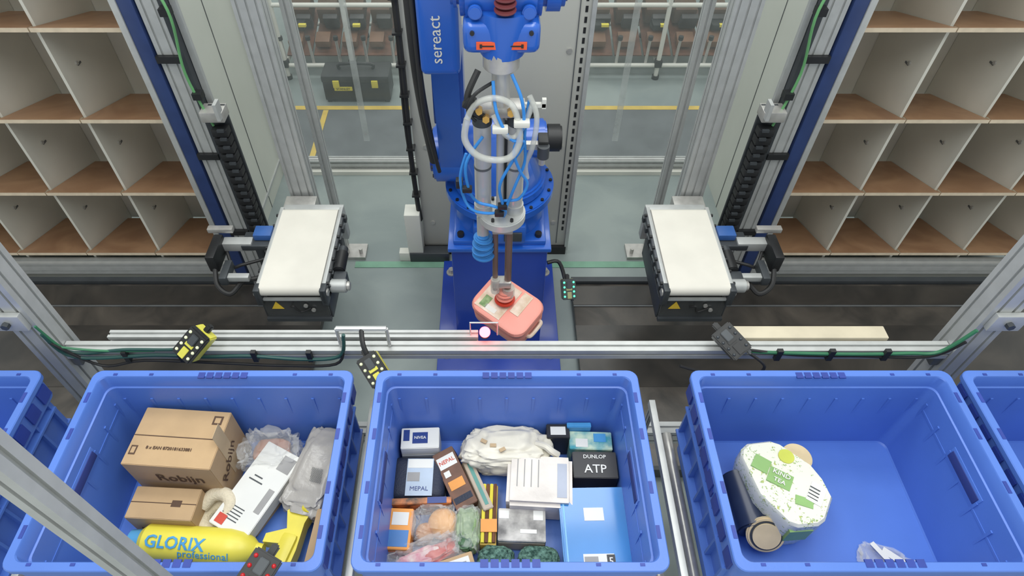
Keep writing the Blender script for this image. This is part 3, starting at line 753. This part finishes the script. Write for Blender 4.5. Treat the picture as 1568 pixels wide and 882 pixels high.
carton('teal_food_box',0.322,1.018,0.14,0.065,0.105,-2,teal,decals=((-0.03,-0.01,0.04,0.03,paper,'t'),(0.03,0.01,0.04,0.03,M('sky_card',(70,146,200),0.4),'t'),(0.02,0.0,0.07,0.03,M('leaf_green',(120,160,92),0.5),'f'))).done()
carton('small_blue_box',0.285,1.062,0.08,0.018,0.13,0,MATS['sky_card']).done()
carton('black_sport_box',0.325,0.925,0.14,0.09,0.12,-1,blk_box,decals=((-0.05,-0.035,0.03,0.01,redm,'f'),),texts=(('DUNLOP',0,0.026,0.018,paper,'t',0),('ATP',0.0,-0.016,0.040,paper,'t',0))).done()
tl=tuple((-0.07+0.022*k,0.02,0.003,0.09,gp,'t') for k in range(4))
carton('white_wrapped_parcel',0.148,0.875,0.205,0.165,0.125,-4,M('white_wrap',(214,206,198),0.28,bump=0.35,bscale=14),bev=0.012,decals=tl+((0.07,0.0,0.03,0.11,MATS['light_grey_print'],'t'),),tilt=(2,-2)).done()
carton('shipping_carton',0.303,0.725,0.17,0.22,0.083,0,card).done()
carton('blue_folder_pack',0.306,0.722,0.205,0.262,0.03,1,bluefold,z=0.947,bev=0.004,decals=((0.0,0.045,0.06,0.04,paper,'t'),(0.0,-0.095,0.09,0.045,paper,'t'),(0.035,-0.095,0.024,0.04,blk_box,'t'),(-0.09,0.0,0.005,0.25,M('light_blue_line',(120,180,220),0.4),'t'),(-0.022,-0.09,0.04,0.02,gp,'t')),texts=(('5',0.035,-0.095,0.03,paper,'t',0),)).done()
b=B('pencil_pack')
for k in range(4): b.cyl((-0.033+k*0.0115,0.70,0.925),(-0.027+k*0.0115,0.885,0.925),0.0058,yellow if k%2==0 else brownd,seg=6)
b.box((-0.012,0.79,0.891),(0.05,0.19,0.055),M('mustard_card',(194,160,64),0.5),bev=0.003,rot=(0,0,-2)); b.box((-0.013,0.75,0.932),(0.05,0.04,0.002),orange); b.done()
b=B('green_mesh_bag'); b.blob((-0.078,0.745,0.905),(0.075,0.13,0.08),greenm,seed=14,amp=0.2,freq=3); b.blob((-0.085,0.70,0.925),(0.05,0.05,0.04),M('dark_green_leaf',(78,112,78),0.5),seed=15,amp=0.3); b.blob((-0.078,0.745,0.908),(0.082,0.135,0.09),clear,seed=16,amp=0.25,freq=3); b.done()
carton('orange_snack_box',-0.285,0.735,0.075,0.125,0.085,-2,orange,decals=((0,-0.03,0.06,0.05,M('blue_print',(60,118,180),0.4),'t'),(0,0.03,0.05,0.04,paper,'t'),(0,0,0.07,0.05,M('red_print',(200,90,54),0.4),'f'))).done()
b=B('bag_of_oranges'); b.blob((-0.155,0.765,0.905),(0.095,0.095,0.08),orangef,seed=1,amp=0.03,power=0.95); b.blob((-0.21,0.74,0.895),(0.06,0.06,0.06),M('tan_fruit',(200,150,104),0.5),seed=2,amp=0.05,power=0.95)
b.blob((-0.18,0.755,0.912),(0.13,0.12,0.095),clear,seed=21,amp=0.25,freq=3,power=0.6,sub=5); b.done()
carton('cereal_strip_pack',-0.225,0.820,0.19,0.02,0.09,2,lav,decals=((0.05,0,0.06,0.02,nivea,'t'),)).done()
carton('textile_pack',0.088,0.748,0.145,0.10,0.08,-2,M('charcoal_print',(70,68,70),0.45,var=0.8,scale=14,col2=(196,192,186)),decals=((-0.055,0.03,0.03,0.025,paper,'t'),(0.02,-0.02,0.05,0.012,paper,'t'),(0.05,0.03,0.03,0.03,paper,'t'),(0,0,0.14,0.05,MATS['taupe_card'],'f'))).done()
b=B('green_scouring_pad'); b.blob((0.008,0.655,0.905),(0.11,0.075,0.085),greenp,seed=31,amp=0.12,power=0.7,sub=5); b.done()
b=B('green_scouring_pad'); b.blob((0.137,0.652,0.905),(0.125,0.08,0.085),greenp,seed=33,amp=0.12,power=0.7,sub=5); b.done()
b=B('printed_snack_bag'); b.blob((-0.225,0.655,0.90),(0.16,0.05,0.06),pinkp,rot=(0,0,22),seed=41,amp=0.2); b.blob((-0.16,0.675,0.905),(0.11,0.05,0.05),redm,rot=(0,0,30),seed=43,amp=0.2)
b.blob((-0.20,0.662,0.908),(0.22,0.10,0.09),clear,rot=(0,0,18),seed=42,amp=0.3,freq=3,sub=5); b.done()
b=carton('labelled_carton',-0.11,0.622,0.115,0.065,0.085,18,card,decals=((0,0,0.09,0.045,paper,'t'),(0.02,0.0,0.03,0.02,gp,'t')),tilt=(4,0)); b.done()

# ---- right tote contents
b=B('floral_cup_gift_pack')
poly=[(0.775,0.925),(0.785,0.955),(0.81,0.975),(0.885,0.985),(0.91,0.975),(0.985,0.90),(1.005,0.85),(1.012,0.79),(0.965,0.72),(0.94,0.705),(0.88,0.70),(0.855,0.71),(0.795,0.80)]
cxp,cyp=0.89,0.84
lo=[(x*0.9+cxp*0.1,y*0.9+cyp*0.1,ZF) for x,y in poly]; mi_=[(x,y,ZF+0.10) for x,y in poly]; hi=[(x,y,ZF+0.172-0.01*((y-cyp)/0.14)) for x,y in poly]
hi2=[(x*0.95+cxp*0.05,y*0.95+cyp*0.05,z+0.009) for x,y,z in hi]
b.loops([lo[::-1],mi_[::-1],hi[::-1],hi2[::-1]],floral)
lg=M('fresh_green_label',(140,178,110),0.4)
def ztop(y): return ZF+0.181-0.01*((y-cyp)/0.14)
for (x,y,w,d,mt,r) in ((0.83,0.90,0.05,0.05,lg,-35),(0.92,0.775,0.05,0.03,lg,-20),(0.872,0.85,0.07,0.055,lg,-32),(0.965,0.80,0.045,0.07,paper,-35)):
    b.box((x,y,ztop(y)+0.001),(w,d,0.004),mt,rot=(-4,0,r))
b.text('KIND',0.022,T((0.880,0.862,ztop(0.865)+0.0055),(-4,0,-32)),paper,bold=0.0003)
b.text('TEA',0.020,T((0.866,0.840,ztop(0.84)+0.0055),(-4,0,-32)),paper,bold=0.0003)
for k in range(4): b.box((0.965-0.006*k,0.815-0.01*k,ztop(0.80)+0.005),(0.03,0.002,0.002),dkgrey,rot=(-4,0,-35))
b.cyl((0.915,0.925,ztop(0.925)),(0.915,0.925,ztop(0.925)+0.004),0.024,M('lime_sticker',(200,205,84),0.4))
nv=M('navy_cup',(36,46,70),0.3)
a0=Vector((0.822,0.722,0.945));dd=Vector((-0.10,-0.55,0.45)).normalized()
b.cyl(a0-dd*0.10,a0,0.050,nv,r2=0.056,seg=32)
b.cyl(a0,a0+dd*0.014,0.057,woodl,seg=36,bev=0.004); b.cyl(a0+dd*0.014,a0+dd*0.017,0.047,dkgrey,seg=36); b.cyl(a0+dd*0.017,a0+dd*0.022,0.041,woodl,seg=36)
b.cyl((0.800,0.735,0.930),(0.785,0.915,0.930),0.054,nv,r2=0.050,seg=36,bev=0.006)
b.cyl((0.955,0.93,ZF+0.02),(0.955,0.93,ZF+0.15),0.040,nv,seg=28); b.cyl((0.955,0.93,ZF+0.15),(0.955,0.93,ZF+0.168),0.046,woodl,seg=30,bev=0.004)
b.box((0.90,0.705,ZF+0.12),(0.07,0.012,0.07),lg,rot=(0,0,4)); b.done()
b=B('clear_plastic_scrap'); b.blob((1.20,0.665,ZF+0.010),(0.15,0.08,0.02),clear,rot=(0,0,-20),seed=51,amp=0.4); b.box((1.24,0.655,ZF+0.022),(0.12,0.022,0.001),paper,rot=(0,0,-40)); b.box((1.19,0.675,ZF+0.024),(0.09,0.016,0.001),paper,rot=(0,0,-60)); b.done()

# ------------------------------------------------------------ outside area
b=B('tool_box')
X=-1.07;Y=4.60
b.box((X,Y,0.10),(0.52,0.22,0.16),black,bev=0.015); b.box((X,Y,0.205),(0.53,0.23,0.06),M('charcoal_lid',(48,50,52),0.5),bev=0.02)
b.box((X-0.1,Y-0.117,0.13),(0.14,0.008,0.03),yellow); b.text('STANLEY',0.026,T((X-0.1,Y-0.1225,0.13),(90,0,0)),black)
for x in (X-0.15,X+0.15): b.box((x,Y-0.118,0.17),(0.05,0.016,0.06),yellow,bev=0.004)
b.tube([(X-0.13,Y,0.235),(X-0.12,Y,0.275),(X+0.12,Y,0.275),(X+0.13,Y,0.235)],0.013,black,sub=3)
for x in (X-0.23,X+0.23): b.box((x,Y,0.02),(0.03,0.2,0.035),black)
b.done()
def tubrack(xa,xb,y):
    b=B('tube_rack_trolley')
    n=3
    for i in range(n):
        x=xa+(xb-xa)*i/(n-1)
        for yy in (y,y+0.7):
            b.cyl((x,yy,0.02),(x,yy,1.2),0.018,white,seg=12); b.cyl((x,yy,0.0),(x,yy,0.03),0.03,black,seg=12)
        b.cyl((x,y,0.12),(x,y+0.7,0.12),0.016,white,seg=12)
        b.box((x,y,0.14),(0.06,0.06,0.06),black,bev=0.01)
    for z in (0.12,0.62,1.1):
        for yy in (y,y+0.7): b.cyl((xa-0.1,yy,z),(xb+0.1,yy,z),0.017,white,seg=12)
    for i in range(5):
        x=xa+(xb-xa)*(i+.5)/5
        b.box((x,y+0.36,0.24),((xb-xa)/5-0.02,0.6,0.012),brownd,rot=(14,0,0))
        b.box((x,y+0.45,0.38),((xb-xa)/5-0.06,0.2,0.14),card_d,rot=(14,0,0),bev=0.01)
        b.box((x+0.03,y+0.33,0.33),((xb-xa)/5-0.10,0.05,0.12),M('dark_tote',(54,52,52),0.5),rot=(24,0,0),bev=0.01)
        b.box((x-0.02,y+0.16,0.26),((xb-xa)/5-0.10,0.12,0.06),M('walnut_tray',(112,80,58),0.5),rot=(14,0,0),bev=0.01)
        if i%2==0: b.box((x,y+0.25,0.34),(0.10,0.12,0.05),black,bev=0.01); b.box((x+0.04,y+0.2,0.36),(0.06,0.03,0.02),yellow)
        b.cyl((x-0.1,y+0.02,0.12),(x-0.1,y-0.0,0.34),0.012,steel,seg=10); b.cyl((x-0.1,y,0.34),(x-0.1,y,0.37),0.02,black,seg=10)
    b.done()
tubrack(-1.7,-0.6,4.85); tubrack(0.75,1.95,4.85)
b=B('stacked_mesh_crates')
cxx=-2.13
for k in range(4):
    z=0.01+k*0.2
    b.box((cxx,4.75,z),(0.42,0.5,0.02),crate)
    for sx in (-1,1):
        b.box((cxx+sx*0.2,4.75,z+0.17),(0.02,0.5,0.02),crate)
        for j in range(9): b.box((cxx+sx*0.2,4.52+j*0.0575,z+0.09),(0.012,0.014,0.16),crate)
    for j in range(8): b.box((cxx-0.18+j*0.051,4.51,z+0.09),(0.014,0.012,0.16),crate)
    b.box((cxx,4.51,z+0.17),(0.42,0.02,0.02),crate); b.box((cxx,4.99,z+0.1),(0.42,0.012,0.17),crate)
b.done()

# ------------------------------------------------------------ lights
def area(name,loc,sx,sy,e,rot=(0,0,0),col=(0.98,1.0,0.97)):
    l=bpy.data.lights.new(name,'AREA'); l.shape='RECTANGLE'; l.size=sx; l.size_y=sy; l.energy=e; l.color=col
    o=bpy.data.objects.new(name,l); o.location=loc; o.rotation_euler=[R(a) for a in rot]; scene.collection.objects.link(o)
area('ceiling_lamp_front',(-0.9,0.4,4.6),0.8,2.6,50)
area('ceiling_lamp_front_b',(0.9,0.4,4.6),0.8,2.6,50)
area('ceiling_lamp_mid',(0,2.6,4.8),3.4,0.8,58)
area('fill_light_outside',(0,5.2,4.6),4,0.6,60)  # unseen fill light, added to brighten the area behind the fence
w=bpy.data.worlds.new('World'); scene.world=w; w.use_nodes=True
w.node_tree.nodes['Background'].inputs['Color'].default_value=(0.95,0.99,0.97,1)
w.node_tree.nodes['Background'].inputs['Strength'].default_value=0.84

# ------------------------------------------------------------ camera
cd=bpy.data.cameras.new('camera'); cam=bpy.data.objects.new('camera',cd); scene.collection.objects.link(cam)
cam.location=(0,0,2.9); cam.rotation_euler=(R(41.1),0,0)
cd.sensor_width=36; cd.lens=22.64; cd.shift_x=0.0185; cd.clip_start=0.05
scene.camera=cam
